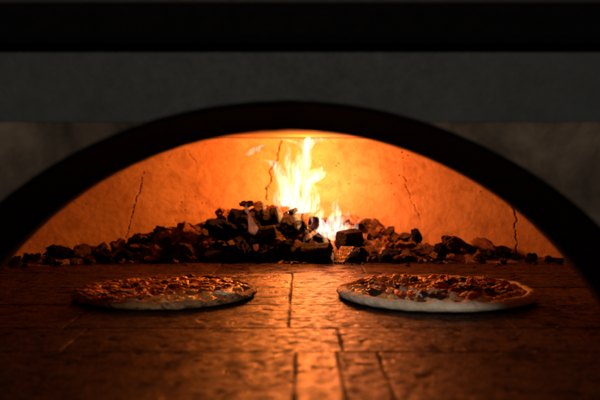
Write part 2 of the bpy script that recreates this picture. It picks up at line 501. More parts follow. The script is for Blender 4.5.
# bed of ash and crumbs the lumps lie on
TOP = [(-60, 268), (0, 266), (20, 263), (45, 254), (60, 250), (80, 250), (110, 250), (130, 243), (143, 238), (165, 232), (184, 230), (201, 225),
       (223, 217), (240, 210), (258, 207), (280, 209), (296, 212), (318, 224), (340, 228), (352, 226), (379, 232), (400, 238), (422, 245), (450, 248), (486, 249), (511, 255), (540, 257), (600, 258), (660, 260)]
def top_py(px): return float(np.interp(px, [a for a, b in TOP], [b for a, b in TOP]))
def wall_y(x): return 1.40+.65*math.sqrt(max(0, 1-(x/.98)**2))
def bed_h(x, y):
    px = 300+x/1.93*F
    ridge = at(px, top_py(px), 1.95).z*.92
    wy = wall_y(x)
    fr = wy-.20
    t = max(0, min(1, (y-fr)/.12)); t = t*t*(3-2*t)
    h = max(0., ridge)*t
    # ash banked against the wall just right of the fire
    h += .030*math.exp(-((x-.14)/.09)**2)*max(0, min(1, (y-1.93)/.09))
    return h
def build_bed():
    V = []; Fs = []; nx, ny = 420, 90
    for i in range(nx):
        x = -.85+1.7*i/(nx-1); wy = wall_y(x)
        for j in range(ny):
            y = wy-.27+.285*j/(ny-1)
            h = bed_h(x, y)
            p = Vector((x, y, 0))
            h += (.012*fbm(p*30, 4)+.004*fbm(p*130, 2))*min(1, h/.02+.15)-.0035
            V.append((x, y, h))
    for i in range(nx-1):
        for j in range(ny-1):
            a = i*ny+j; Fs.append((a, a+ny, a+ny+1, a+1))
    me = mesh_from(V, Fs); a_ = me.attributes.new('char', 'FLOAT', 'POINT')
    a_.data.foreach_set('value', [max(0., min(.95, 1.15-((v[0]+.085)/.17)**2+.5*noise.noise(Vector(v)*40))) for v in V])
    o = link('ash_bed', me, M['bed']); tag(o, 'brown grey ash and crumbs heaped along the back of the oven', 'ash', kind='stuff')
build_bed()

VAR = [chunk_mesh(i, 3, 5+i % 4, .22, random.Random(i).choice([(1, .8, .72), (1.1, .9, .5), (1, .7, .85), (1.2, .75, .5)])) for i in range(20)]
USED = set()
def lump(px, py, r, d, mat, label, group=None, var=None, rot=None, name='charcoal_lump', scale=(1, 1, 1), cat='charcoal'):
    rnd = random.Random(int(px*31+py*7))
    v = var if var is not None else rnd.randrange(len(VAR))
    key = (v, mat)
    if key in MESHC: me = MESHC[key]
    else:
        me = VAR[v].copy(); me.materials.append(M[mat]); me.polygons.foreach_set('use_smooth', [False]*len(me.polygons)); MESHC[key] = me
    o = bpy.data.objects.new(name, me); COL.objects.link(o)
    s = r*1.12/F*d
    o.location = at(px, py, d); o.scale = (s*scale[0], s*scale[1], s*scale[2])
    o.rotation_euler = rot or (rnd.uniform(-.5, .5), rnd.uniform(-.4, .4), rnd.uniform(0, 6.28))
    tag(o, label, cat, group)
    return o
MESHC = {}

# picked-out lumps: px, py, half width px, material, label
HAND = [
 (12, 265, 7, 'coal_ash', 'round dark lump at the far left end of the row of coals', 1.80),
 (49, 263, 8, 'coal', 'small black lump lying forward of the far left coals', 1.80),
 (62, 253, 13, 'coal', 'wide dark lump second from the left end of the coal row', 1.86),
 (82, 253, 13, 'coal_ash', 'dull ashy lump between two black lumps in the far left coals', 1.87),
 (99, 250, 10, 'coal_ash', 'ashy lump with a pale right side, left of the left wall crack', 1.88),
 (108, 260, 12, 'coal', 'flat black lump in front of the foot of the left wall crack', 1.83),
 (119, 247, 9, 'rubble', 'reddish brown lump at the foot of the left wall crack', 1.9),
 (127, 258, 12, 'coal', 'black lump on the hearth right of the left wall crack', 1.84),
 (141, 243, 13, 'coal', 'rounded black lump rising beside the left wall crack', 1.9),
 (153, 254, 11, 'rubble', 'brown lump low in front of the left half of the pile', 1.85),
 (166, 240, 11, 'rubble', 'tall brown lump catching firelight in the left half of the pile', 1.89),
 (161, 230, 7, 'coal', 'small dark lump on top of the tall brown lump', 1.92),
 (186, 236, 14, 'rubble', 'big angular orange lit lump in the middle of the left slope', 1.88),
 (181, 254, 16, 'coal_ash', 'long flat ashy lump at the front of the left slope', 1.84),
 (199, 229, 8, 'rubble', 'small angular lump below the orange pyramid shaped lump', 1.91),
 (206, 243, 12, 'rubble', 'brown lump leaning against the big charred logs', 1.87),
 (160, 261, 8, 'coal', 'small black lump under the brown front lump left of the pile', 1.82),
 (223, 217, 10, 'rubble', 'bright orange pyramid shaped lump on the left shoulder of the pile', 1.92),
 (211, 223, 7, 'ember', 'glowing lump beside the orange pyramid shaped lump', 1.92),
 (237, 217, 9, 'coal', 'rounded black lump left of the pink flame', 1.92),
 (247, 204, 6, 'coal', 'small black knob on the very top left of the pile', 1.93),
 (259, 206, 6, 'ember', 'glowing ashy lump right of the black knob on top', 1.92),
 (272, 208, 6, 'ember', 'red glowing lump at the foot of the tall flame', 1.93),
 (284, 209, 6, 'rubble', 'orange lit lump under the left edge of the tall flame', 1.93),
 (294, 211, 6, 'coal', 'black lump just left of the curled bark', 1.92),
 (369, 248, 6, 'ember', 'small red lump right of the crackled block', 1.88),
 (374, 257, 7, 'coal_ash', 'grey ashy lump right of the crackled block', 1.84),
 (386, 257, 12, 'coal', 'long dark slab with grey edge right of the crackled block', 1.84),
 (380, 232, 6, 'rubble', 'small reddish lump highest on the right slope', 1.95),
 (391, 231, 6, 'coal_ash', 'dark reddish lump next to the highest one on the right slope', 1.95),
 (387, 241, 6, 'rubble', 'small lump under the two high lumps of the right slope', 1.92),
 (403, 238, 9, 'coal_ash', 'purplish ashy lump in the middle of the right slope', 1.92),
 (417, 236, 8, 'coal', 'round black lump above the tan lump on the right', 1.93),
 (408, 247, 10, 'rubble', 'tan angular lump in the middle of the right coals', 1.89),
 (398, 259, 7, 'coal_ash', 'small grey lump at the front of the right coals', 1.83),
 (412, 256, 9, 'coal_ash', 'ashy lump in front of the tan lump on the right', 1.85),
 (425, 251, 9, 'coal_ash', 'ashy lump right of the tan lump', 1.88),
 (438, 252, 10, 'coal', 'blocky black lump left of the large tan edged block', 1.88),
 (437, 262, 8, 'coal', 'small black lump lying forward below the right coals', 1.82),
 (453, 246, 12, 'coal_ash', 'large block with a tan edge in the right coals', 1.91),
 (444, 238, 4, 'coal', 'tiny pointed black lump behind the right coals', 1.95),
 (466, 250, 8, 'coal', 'low black lump between the two large right hand blocks', 1.9),
 (485, 246, 12, 'rubble', 'large rounded brown boulder near the right wall crack', 1.93),
 (499, 255, 12, 'coal', 'flat black slab in front of the right wall crack', 1.88),
 (483, 262, 5, 'coal', 'small black cube like lump forward of the brown boulder', 1.82),
 (519, 256, 5, 'coal_ash', 'small ashy lump just right of the right wall crack', 1.92),
 (532, 258, 6, 'coal', 'last small dark lump towards the right end of the oven', 1.9),
]
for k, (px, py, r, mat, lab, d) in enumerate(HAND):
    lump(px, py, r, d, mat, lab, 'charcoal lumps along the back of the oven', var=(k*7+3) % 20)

# small lumps that nothing tells apart, in stretches
rnd = random.Random(11)
STR = [(-25, 130, 52, ['coal', 'coal', 'coal_ash'], 'small dark coal crumb among the dim coals at the far left', 'small coals at the far left', (2.2, 6)),
       (128, 215, 62, ['coal', 'coal_ash', 'rubble', 'rubble'], 'small coal crumb on the left slope of the pile', 'small coals on the left slope', (2.2, 6)),
       (205, 345, 130, ['coal', 'coal', 'coal', 'coal', 'ember', 'coal_ash', 'rubble'], 'small coal crumb wedged between the charred logs', 'small coals between the logs', (2, 5.5)),
       (345, 440, 62, ['coal', 'rubble', 'coal_ash', 'ember'], 'small coal crumb on the slope right of the fire', 'small coals right of the fire', (2.5, 5.5)),
       (440, 585, 34, ['coal', 'coal_ash', 'rubble'], 'small coal crumb in the thin row at the far right', 'small coals at the far right', (2.2, 4.5))]
for x0, x1, n, mats, lab, grp, (r0, r1) in STR:
    for k in range(n):
        px = rnd.uniform(x0, x1)
        x = (px-300)/F*1.9; wy = wall_y(x); t = rnd.random()**.8
        y = wy-.215+t*.15
        px = 300+x/y*F
        z = bed_h(x, y)
        r = rnd.uniform(r0, r1)
        if t < .15: r *= .6
        py = HZ+(CAMZ-z-r*.55/F*y)/y*F
        lump(px, py, r, y, rnd.choice(mats), lab, grp, name='coal_crumb')
# crumbs strewn on the bricks just in front of the coals
for k in range(48):
    px = rnd.uniform(30, 560); y = 1.835-abs(rnd.gauss(0, .05)); x = (px-300)/F*y
    r = rnd.uniform(.8, 2.0)
    lump(px, HZ+(CAMZ-r*.5/F*y)/y*F, r, y, rnd.choice(['coal', 'coal_ash', 'rubble']), 'tiny black crumb strewn on the bricks in front of the coals', 'crumbs strewn before the coals', name='coal_crumb')

for px, py, r_, d, lab in ((281, 262.5, 5, 1.815, 'pale ash flake farthest left at the foot of the pile'), (293, 263, 6, 1.81, 'wide pale ash flake in front of the short black log'),
                          (304, 263.5, 4, 1.805, 'small pale ash flake in front of the short black log'), (270, 231, 4, 1.85, 'pale ash flake on the big lumps in the centre of the pile'), (283, 240, 5, 1.835, 'pale ash flake just above the short front log')):
    lump(px, py, r_, d, 'ash', lab, 'pale ash flakes', name='ash_flake', scale=(1.2, .8, .4), cat='ash')

def place_log(seed, a, b, r, d, mat, label, d2=None, name='charred_log', split=0, taper=.85, bend=.05, group='charred logs in the fire'):
    A = at(*a, d); Bp = at(*b, d2 or d); L = (Bp-A).length
    o = link(name, log_mesh(seed, L, r/F*d, taper, bend, split=split), M[mat])
    X = (Bp-A).normalized(); q = X.to_track_quat('X', 'Z'); o.rotation_euler = q.to_euler(); o.location = (A+Bp)/2
    tag(o, label, 'log', group); return o
BIG = [
 (226, 231, 17, 1.88, 'big black lump forming the left shoulder of the pile'),
 (249, 224, 15, 1.90, 'big black lump behind the pink violet flame'),
 (273, 221, 13, 1.91, 'big black lump under the left part of the tall flame'),
 (291, 229, 14, 1.885, 'big black lump left of the curled bark'),
 (214, 250, 13, 1.86, 'black lump at the lower left corner of the pile'),
 (239, 250, 15, 1.85, 'wide black lump low in the middle of the pile'),
 (266, 238, 15, 1.87, 'black lump in the very centre of the pile'),
 (264, 256, 12, 1.835, 'flat black lump at the centre front foot of the pile'),
 (284, 247, 11, 1.85, 'black lump left of the short front log'),
 (322, 240, 10, 1.88, 'dark lump between the curled bark and the stubby block'),
]
for k, (px, py, r_, d, lab) in enumerate(BIG):
    lump(px, py, r_, d, 'coal', lab, 'large charred lumps of the pile', var=(k*3+1) % 20, name='charred_lump')
place_log(1, (228, 240), (276, 229), 8, 1.865, 'coal', 'slanting black branch in the middle of the pile', 1.86, bend=.10, split=1)
place_log(2, (262, 216), (301, 219), 7.5, 1.90, 'coal', 'black branch under the foot of the tall flame', 1.93, bend=.08)
place_log(3, (288, 252), (330, 254), 10.5, 1.86, 'coal', 'short black log at the front with its round end beside the crackled block', 1.825, taper=.95, bend=.03)
place_log(5, (340, 241), (359, 239), 9.5, 1.88, 'coal', 'stubby black wood block above the crackled block', 1.91, split=1, taper=1.)
place_log(6, (206, 259), (246, 256), 6, 1.84, 'coal', 'thin low black branch along the left front foot of the pile', 1.83, split=1, bend=.08)
place_log(7, (272, 243), (300, 236), 7, 1.85, 'coal_ash', 'thin ashy branch behind the short front log', 1.88, split=1)

# crackled block: quarter-split billet with pale crackle on its broad face
def crackle_mat():
    g = N('crackled_ember_face'); c = g.coords('Object', (62, 62, 62))
    ua = g.n('ShaderNodeAttribute', _attribute_name='face_uv'); wn = g.n('ShaderNodeTexNoise', Scale=4., Detail=3.); g.l(ua.outputs['Vector'], wn.inputs['Vector']); wv = g.n('ShaderNodeVectorMath', _operation='MULTIPLY_ADD'); g.l(wn.outputs['Color'], wv.inputs[0]); wv.inputs[1].default_value = (.42, .42, 0); g.l(ua.outputs['Vector'], wv.inputs[2])
    b = g.n('ShaderNodeTexBrick'); g.l(wv.outputs[0], b.inputs['Vector'])
    b.inputs['Scale'].default_value = 1.; b.inputs['Mortar Size'].default_value = .05; b.inputs['Mortar Smooth'].default_value = .4
    b.inputs['Brick Width'].default_value = .17; b.inputs['Row Height'].default_value = .21
    n = g.noise(g.coords(), 60, 5, .6)
    dist = g.math('SUBTRACT', 1., b.outputs['Fac'])
    m = g.math('MULTIPLY', dist, g.ramp(n, [(.40, .1), (.6, 1.)]))
    col = g.mix(m, (.07, .035, .02), (.36, .22, .14))
    return g.principled(col, .8, g.bump(g.math('SUBTRACT', n, dist), .6, .002), .3, emi=(1., .45, .15), emis=g.math('MULTIPLY', m, .2))
M['crackle'] = crackle_mat()
def crackled_block():
    root = empty('charred_block', at(349, 254, 1.82))
    tag(root, 'split wood block with a pale glowing crackle on its slanted face', 'wood block', 'charred logs in the fire')
    # parallelogram face towards the viewer, rounded bark side behind it
    fa = [at(332, 262.5, 1.815), at(344, 262.8, 1.805), at(355, 247, 1.822), at(341, 246.5, 1.835)]
    c = sum(fa, Vector())/4
    def grid(u, v):
        p = (fa[0]*(1-u)+fa[1]*u)*(1-v)+(fa[3]*(1-u)+fa[2]*u)*v
        return p
    nrm = (fa[1]-fa[0]).cross(fa[3]-fa[0]).normalized()
    if nrm.y > 0: nrm = -nrm
    V = []; Fs = []; n = 22
    for s in (1, 0):
        for i in range(n):
            for j in range(n):
                u, v = i/(n-1), j/(n-1)
                p = grid(u, v)+nrm*(.0012*s+.0010*noise.noise(grid(u, v)*160))-nrm*(.004 if not s else 0)
                V.append(p-root.location)
    for s in (0, 1):
        for i in range(n-1):
            for j in range(n-1):
                a = s*n*n+i*n+j; Fs.append((a, a+n, a+n+1, a+1) if s else (a, a+1, a+n+1, a+n))
    for i in range(n-1):
        for e in (lambda k: k*n, lambda k: k*n+n-1, lambda k: k, lambda k: (n-1)*n+k):
            a, b = e(i), e(i+1); Fs.append((a, b, b+n*n, a+n*n))
    bm = bmesh.new(); vs = [bm.verts.new(v) for v in V]
    for f in Fs: bm.faces.new([vs[i] for i in f])
    me = bm_mesh(bm)
    fu = me.attributes.new('face_uv', 'FLOAT_VECTOR', 'POINT')
    fu.data.foreach_set('vector', [q for s_ in (1, 0) for i in range(n) for j in range(n) for q in (i/(n-1), j/(n-1), 0.)])
    o = link('crackled_face', me, M['crackle']); o.parent = root
    body = link('block_body', log_mesh(21, .050, .0185, .95, .0), M['coal'])
    body.parent = root
    A = at(348, 257, 1.853)-root.location; Bv = at(361, 256, 1.832)-root.location
    body.location = (A+Bv)/2; body.rotation_euler = (Bv-A).normalized().to_track_quat('X', 'Z').to_euler()
    body.scale = (.9, 1, 1)
crackled_block()

for px, py, r_, d, lab in ((232, 243, 4, 1.835, 'red ember glowing between the black lumps left of the centre of the pile'), (256, 247, 3.5, 1.83, 'small red ember under the pink violet flame'),
                          (276, 235, 4, 1.845, 'red ember above the slanting branch'), (298, 243, 4, 1.83, 'red ember on top of the short front log'),
                          (206, 232, 4.5, 1.87, 'red ember on the left shoulder of the pile'), (318, 247, 3.5, 1.825, 'red ember near the round end of the short front log'), (378, 246, 4, 1.86, 'red ember among the right hand coals')):
    lump(px, py, r_, d, 'ember', lab, 'red embers in the pile', name='ember', cat='ember')

# curled bark with burning edges
def curled_bark():
    root = empty('curled_bark', at(311, 222, 1.88))
    tag(root, 'curl of burning bark with bright edges in front of the tall flame', 'bark')
    R0 = .017; V = []; Fs = []; n = 60; m = 14
    for s in (0, 1):
        for i in range(n):
            a = -1.2+5.2*i/(n-1); r = R0*(.72+.075*a)+s*.0022
            for j in range(m):
                y = -.028+.056*j/(m-1)
                rr = r*(1+.12*noise.noise(Vector((a, y*60, 2))))+.0012*noise.noise(Vector((a*6, y*300, 0)))
                V.append((rr*math.cos(a)*.85, y+.004*math.sin(a*3), rr*math.sin(a)*1.15))
    for s in (0, 1):
        for i in range(n-1):
            for j in range(m-1):
                a = s*n*m+i*m+j; Fs.append((a, a+1, a+m+1, a+m))
    k = n*m
    for i in range(n-1):
        for j in (0, m-1):
            a = i*m+j; Fs.append((a, a+m, a+m+k, a+k))
    for j in range(m-1):
        for i in (0, n-1):
            a = i*m+j; Fs.append((a, a+1, a+1+k, a+k))
    g = N('burnt_bark'); c = g.coords()
    M['bark'] = g.principled(g.ramp(g.noise(c, 90, 5, .6), [(.35, (.05, .025, .03)), (.7, (.22, .12, .13))]), .7, g.bump(g.noise(c, 200, 5, .6), .6, .001), .3)
    bm = bmesh.new(); vs = [bm.verts.new(v) for v in V]
    for f in Fs: bm.faces.new([vs[i] for i in f])
    o = link('bark_sheet', bm_mesh(bm), M['bark']); o.parent = root
    g = N('burning_edge'); c = g.coords()
    e = g.ramp(g.noise(c, 120, 4, .6), [(.42, .03), (.6, 1.)])
    M['edge'] = g.principled((.3, .2, .12), .8, None, .2, emi=(1., .50, .17), emis=g.math('MULTIPLY', e, 1.0))
    bm = bmesh.new(); rings = []
    for i in range(n):
        a = -1.2+5.2*i/(n-1); r = R0*(.72+.075*a)+.0011
        cc = Vector((r*math.cos(a)*.85, -.0285+.004*math.sin(a*3), r*math.sin(a)*1.15)); w = .0016*(.7+.6*abs(noise.noise(Vector((a*3, 0, 0)))))
        rad = Vector((math.cos(a), 0, math.sin(a)))
        rings.append([bm.verts.new(cc+rad*w*math.cos(t)+Vector((0, 1, 0))*w*math.sin(t)) for t in np.linspace(0, 2*math.pi, 9)[:-1]])
    for r1, r2 in zip(rings[:-1], rings[1:]):
        for q in range(8): bm.faces.new((r1[q], r1[(q+1) % 8], r2[(q+1) % 8], r2[q]))
    bm.faces.new(rings[0]); bm.faces.new(rings[-1][::-1])
    o = link('burning_edge', bm_mesh(bm), M['edge']); o.parent = root
    root.rotation_euler = (.1, .25, .25)
curled_bark()

# ------------------------------------------------------------------ flames
def tongue(parent, pts, mat, name='flame_tongue', dep=.7, seed=0, wob=.17):
    """pts: (px, py, half width px, distance)"""
    P = [at(p[0], p[1], p[3]) for p in pts]; W = [p[2]/F*p[3] for p in pts]
    n = 12*(len(P)-1)+1
    def cat(seq, t):
        k = min(int(t), len(seq)-2); f = t-k
        a = seq[max(k-1, 0)]; b = seq[k]; c = seq[k+1]; d = seq[min(k+2, len(seq)-1)]
        return .5*((2*b)+(c-a)*f+(2*a-5*b+4*c-d)*f*f+(3*b-a-3*c+d)*f*f*f)
    ring = 28; V = []; Fs = []; off = Vector((seed*7.7, seed*3.3, seed))
    for i in range(n):
        t = (len(P)-1)*i/(n-1)
        c = cat(P, t); w = max(.0004, cat(W, t))
        tn = (cat(P, min(t+.05, len(P)-1))-cat(P, max(t-.05, 0))).normalized()
        side = tn.cross(Vector((0, 1, 0)))
        side = side.normalized() if side.length > .1 else Vector((1, 0, 0))
        fwd = side.cross(tn).normalized()
        for k in range(ring):
            a = 2*math.pi*k/ring+.5*math.sin(t*1.3+seed)
            q = Vector((math.cos(a), math.sin(a), 0))
            rr = w*(1+wob*2*fbm(Vector((q.x*1.1, q.y*1.1, c.z*38))+off, 3))
            V.append(c+side*rr*q.x+fwd*rr*dep*q.y)
    for i in range(n-1):
        for k in range(ring):
            a = i*ring+k; b = i*ring+(k+1) % ring; Fs.append((a, b, b+ring, a+ring))
    Fs.append(tuple(range(ring))[::-1]); Fs.append(tuple(range((n-1)*ring, n*ring)))
    bm = bmesh.new(); vs = [bm.verts.new(v-parent.location) for v in V]
    for f in Fs: bm.faces.new([vs[i] for i in f])
    o = link(name, bm_mesh(bm), M[mat]); o.parent = parent
    return o

f1 = empty('flame', at(298, 214, 1.93)); tag(f1, 'tall white hot flame licking up to the oven ceiling', 'flame', 'flames of the wood fire')
D = 1.93
T = lambda p, m, s, **k: tongue(f1, [(a, b, c, (e[0] if e else D)) for a, b, c, *e in p], m, seed=s, **k)
T([(302, 216, 6), (304, 204, 7), (306, 192, 5.5), (302, 180, 7), (303, 168, 6.5), (306, 157, 4.5), (308, 148, 4.5), (309, 141, 5.5), (312, 138.5, 3)], 'flame', 1)
T([(308, 214, 5), (314, 204, 6), (315, 194, 4), (310, 184, 4.5), (314, 176, 6), (320, 170, 3.5), (322.5, 166, .5)], 'flame', 2)
T([(306, 184, .5), (311, 180, 3), (317, 177, 4.5), (323, 174, 3.2), (325, 170, .5)], 'flame', 3)
T([(290, 214, 6), (287, 202, 7), (284, 190, 5.5), (281, 178, 5.5), (277, 167, 4.5), (270, 162, 2.2), (263, 160, .4)], 'wisp', 4)
T([(293, 214, 6), (291, 200, 6), (288, 186, 6), (290, 172, 5), (287, 160, 3.5), (289, 150, 2), (286, 144, .4)], 'wisp', 5)
T([(296, 206, 5), (294, 190, 6), (296, 176, 5), (295, 166, 4), (299, 156, 3), (297, 149, .5)], 'wisp', 6)
T([(277, 139.0, .4), (285, 139.8, 1.3), (294, 142, 1.6), (301, 146, 2.2), (304, 154, .5)], 'wisp', 7)
T([(296, 214, 4), (298, 200, 4.5), (296, 188, 4), (299, 176, 3), (296, 168, .5)], 'flame', 11)
T([(288, 212, 4), (285, 204, 4), (288, 196, 3), (285, 186, .5)], 'wisp', 12)
T([(304, 156, .5), (307, 148, 4), (311, 141.5, 3.6), (319, 140, 2.2), (327, 138.6, .4)], 'flame', 8)
T([(304, 180, .5), (305, 170, 5), (306, 160, 6), (306, 150, 4), (303, 143, 3), (301, 139.5, .6)], 'wisp', 9)
T([(279, 211, 3), (277, 201, 4), (279, 190, 3), (276, 181, .5)], 'wisp', 10)
f2 = empty('flame', at(332, 236, 1.92)); tag(f2, 'low broad yellow white flame right of the curled bark', 'flame', 'flames of the wood fire')
T2 = lambda p, m, s, **k: tongue(f2, [(a, b, c, (e[0] if e else 1.92)) for a, b, c, *e in p], m, seed=s, **k)
T2([(330, 240, 6), (332, 230, 8), (334, 221, 7), (337, 212, 4.5), (335, 205, 3.2), (338, 199, .5)], 'flame', 21)
T2([(323, 238, 5), (321, 228, 6), (318, 219, 5), (322, 211, 2.5), (319, 206, .5)], 'flame', 22)
T2([(340, 238, 5), (345, 230, 6), (343, 221, 4), (348, 214, 2), (346, 208, .4)], 'wisp', 23)
T2([(348, 236, 4), (354, 231, 4), (357, 224, 2), (361, 219, .4)], 'wisp', 24)
T2([(308, 214, .5), (315, 219, 4), (322, 228, 6), (328, 236, 5)], 'wisp', 25)
T2([(330, 226, .5), (340, 228, 5), (349, 235, 4), (356, 240, .5)], 'wisp', 26)
T([(296, 231, 1, 1.86), (299, 224, 3, 1.87), (297, 216, 4, 1.89), (300, 206, 4, 1.91), (297, 198, .5, 1.92)], 'lick', 13)
T([(279, 222, 1, 1.885), (281, 214, 2.6, 1.89), (278, 206, 2.2, 1.9), (280, 197, .4, 1.91)], 'lick', 14)
T([(263, 214, 1, 1.90), (265, 207, 2.0, 1.9), (262, 201, 1.3, 1.9), (264, 196, .3, 1.91)], 'lick', 15)
f3 = empty('flame', at(254, 235, 1.885)); tag(f3, 'small pink violet flame on the left of the charred logs', 'flame', 'flames of the wood fire')
tongue(f3, [(255, 235, .6, 1.83), (253, 230, 5.2, 1.83), (251, 223, 3.4, 1.83), (249, 214, 1.8, 1.84), (246, 209, 2, 1.86), (247, 203, .4, 1.88)], 'pink', seed=31)
f4 = empty('flame', at(330, 258, 1.84)); tag(f4, 'thin orange flame licking between the short front log and the crackled block', 'flame', 'flames of the wood fire')
tongue(f4, [(333, 260, 1.5, 1.835), (330, 252, 2.8, 1.84), (327, 244, 2.2, 1.85), (324, 236, 2.6, 1.87), (325, 229, .5, 1.88)], 'lick', seed=41)
tongue(f4, [(306, 240, 1, 1.85), (311, 235, 2.2, 1.85), (317, 231, 1.8, 1.86), (320, 226, .5, 1.87)], 'lick', seed=42)
f5 = empty('flame', at(256, 152, 1.93)); tag(f5, 'loose wisp of flame floating left of the tall flame', 'flame', 'flames of the wood fire')
tongue(f5, [(245, 155, .5, D), (250, 152.5, 2.6, D), (256, 149, 2.4, D), (262, 146, 1.5, D), (266, 145, .3, D)], 'wisp', seed=51)
tongue(f5, [(255, 150, .6, D), (260, 151, 1.2, D), (263, 154, .3, D)], 'wisp', seed=52)

# ------------------------------------------------------------------ pizzas
def crust_mat(name, base, edge, char, amt):
    g = N(name); c = g.coords()
    col = g.ramp(g.noise(c, 22, 5, .6, .4), [(.32, base), (.68, edge)])
    spots = g.ramp(g.noise(c, 62, 4, .55, .8), [(.60-.10*amt, 0.), (.70-.06*amt, min(1., amt))])
    col = g.mix(spots, col, char)
    flour = g.ramp(g.noise(c, 150, 5, .7), [(.55, 0.), (.72, .35)])
    col = g.mix(flour, col, (.82, .78, .7))
    h = g.math('ADD', g.noise(c, 60, 5, .6), g.math('MULTIPLY', g.noise(c, 260, 4, .6), .4))
    return g.principled(col, .72, g.bump(h, .5, .003), .3, sss=.15)
M['crust_baked'] = crust_mat('baked_crust', (.16, .075, .027), (.30, .16, .065), (.03, .015, .010), 1.0)
M['crust_pale'] = crust_mat('pale_dough', (.58, .48, .36), (.80, .73, .62), (.34, .2, .1), .45)
M['sauce'] = mat_simple('tomato_sauce', [(.3, (.30, .04, .015)), (.6, (.55, .12, .03)), (.8, (.7, .32, .1))], 60, .42, 1., .004, 150, .6)
M['cheese'] = mat_simple('melted_cheese', [(.34, (.10, .035, .012)), (.42, (.50, .22, .06)), (.52, (.78, .50, .20)), (.72, (.86, .70, .42))], 55, .42, .8, .004, 140, .6, sss=.1)
M['cheese_white'] = mat_simple('white_cheese', [(.3, (.72, .66, .55)), (.7, (.85, .82, .75))], 70, .35, .5, .002, 160, .5, sss=.15)
M['meat_dark'] = mat_simple('dark_meat', [(.3, (.03, .016, .012)), (.6, (.08, .035, .022)), (.8, (.17, .07, .04))], 70, .30, .8, .003, 190, .6)
M['meat_brown'] = mat_simple('browned_meat', [(.3, (.14, .05, .02)), (.5, (.42, .19, .07)), (.75, (.62, .36, .15))], 90, .45, 1., .004, 190, .55)
M['pepper'] = mat_simple('red_pepper', [(.3, (.34, .03, .015)), (.6, (.55, .06, .02)), (.8, (.62, .17, .05))], 60, .25, .5, .002, 150, .6)

def dough_mesh(R, hr, hi, seed, irr=.02, rimw=.014, lump_=.0012, wav=.32):
    prof = []
    for s in np.linspace(0, R-rimw*1.9, 26): prof.append((s, hi))
    for t in np.linspace(0, 1, 10)[1:]:
        prof.append((R-rimw*1.9+t*rimw*.9, hi+(hr-hi)*(3*t*t-2*t**3)))
    for a in np.linspace(math.pi/2, -math.pi*.42, 16)[1:]:
        prof.append((R-rimw+rimw*math.cos(a), hr/2+hr/2*math.sin(a)))
    prof.append((R-rimw, 0.0005)); prof.append((0.0, 0.0005))
    n = 420; V = []; Fs = []; m = len(prof)
    for i in range(n):
        a = 2*math.pi*i/n; ca, sa = math.cos(a), math.sin(a)
        k = 1+irr*fbm(Vector((ca*1.4, sa*1.4, seed)), 3)
        hh = 1+wav*fbm(Vector((ca*4, sa*4, seed+5)), 3)
        for j, (r, z) in enumerate(prof):
            q = Vector((r*ca, r*sa, z*2))
            rim = max(0, min(1, (r-(R-rimw*2))/rimw))
            zz = z*(1+(hh-1)*rim) if z > .001 else z
            dd = lump_*(fbm(q*45+Vector((seed, 0, 0)), 3)+.5*fbm(q*150, 2)) if z > .001 else 0
            rr = r*k+dd*rim*1.2
            V.append((rr*ca, rr*sa, zz+dd))
    for i in range(n):
        for j in range(m-1):
            a = i*m+j; b = ((i+1) % n)*m+j
            Fs.append((a, b, b+1, a+1))
    bm = bmesh.new(); vs = [bm.verts.new(v) for v in V]
    for f in Fs: bm.faces.new([vs[i] for i in f])
    bmesh.ops.remove_doubles(bm, verts=bm.verts, dist=1e-5)
    return bm_mesh(bm, 'dough')

def layer_mesh(R, z0, amp, freq, seed, thick=0.0, ragged=.07, n=240, m=56, thr=None):
    """uneven skin of sauce or cheese"""
    V = []; Fs = []
    for i in range(n):
        a = 2*math.pi*i/n; ca, sa = math.cos(a), math.sin(a)
        k = 1+ragged*fbm(Vector((ca*3, sa*3, seed)), 3)
        for j in range(m):
            r = R*k*(j+.02)/(m-1); p = Vector((r*ca, r*sa, 0))
            f = fbm(p*freq+Vector((seed, 0, 0)), 4)
            h = z0+amp*f
            if thr is not None: h = z0+amp*(f-thr)*1.6
            if thr is not None: h = min(h, z0+amp*.9+amp*.25*fbm(p*freq*3, 2))
            e = max(0, (j/(m-1)-.92)/.08); h -= e*e*.004
            V.append((p.x, p.y, max(h, .0015)))
    for i in range(n):
        for j in range(m-1):
            a = i*m+j; b = ((i+1) % n)*m+j; Fs.append((a, b, b+1, a+1))
    return mesh_from(V, Fs)

TOPV = {}
def topping(parent, name, mat, x, y, z, s, var, squash=(1, 1, 1), rot=None, rnd=random):
    key = (var, mat)
    if key not in TOPV:
        me = chunk_mesh(200+var, 3, 3, .30); me.materials.append(M[mat]); me.polygons.foreach_set('use_smooth', [True]*len(me.polygons)); TOPV[key] = me
    o = bpy.data.objects.new(name, TOPV[key]); COL.objects.link(o); o.parent = parent
    o.location = (x, y, z); o.scale = (s*squash[0], s*squash[1], s*squash[2])
    o.rotation_euler = rot or (rnd.uniform(-.4, .4), rnd.uniform(-.4, .4), rnd.uniform(0, 6.28))
    return o

M['cheese_brown'] = mat_simple('browned_cheese', [(.34, (.10, .03, .008)), (.43, (.46, .17, .035)), (.55, (.72, .36, .09)), (.75, (.8, .52, .2))], 42, .34, .8, .004, 140, .5)
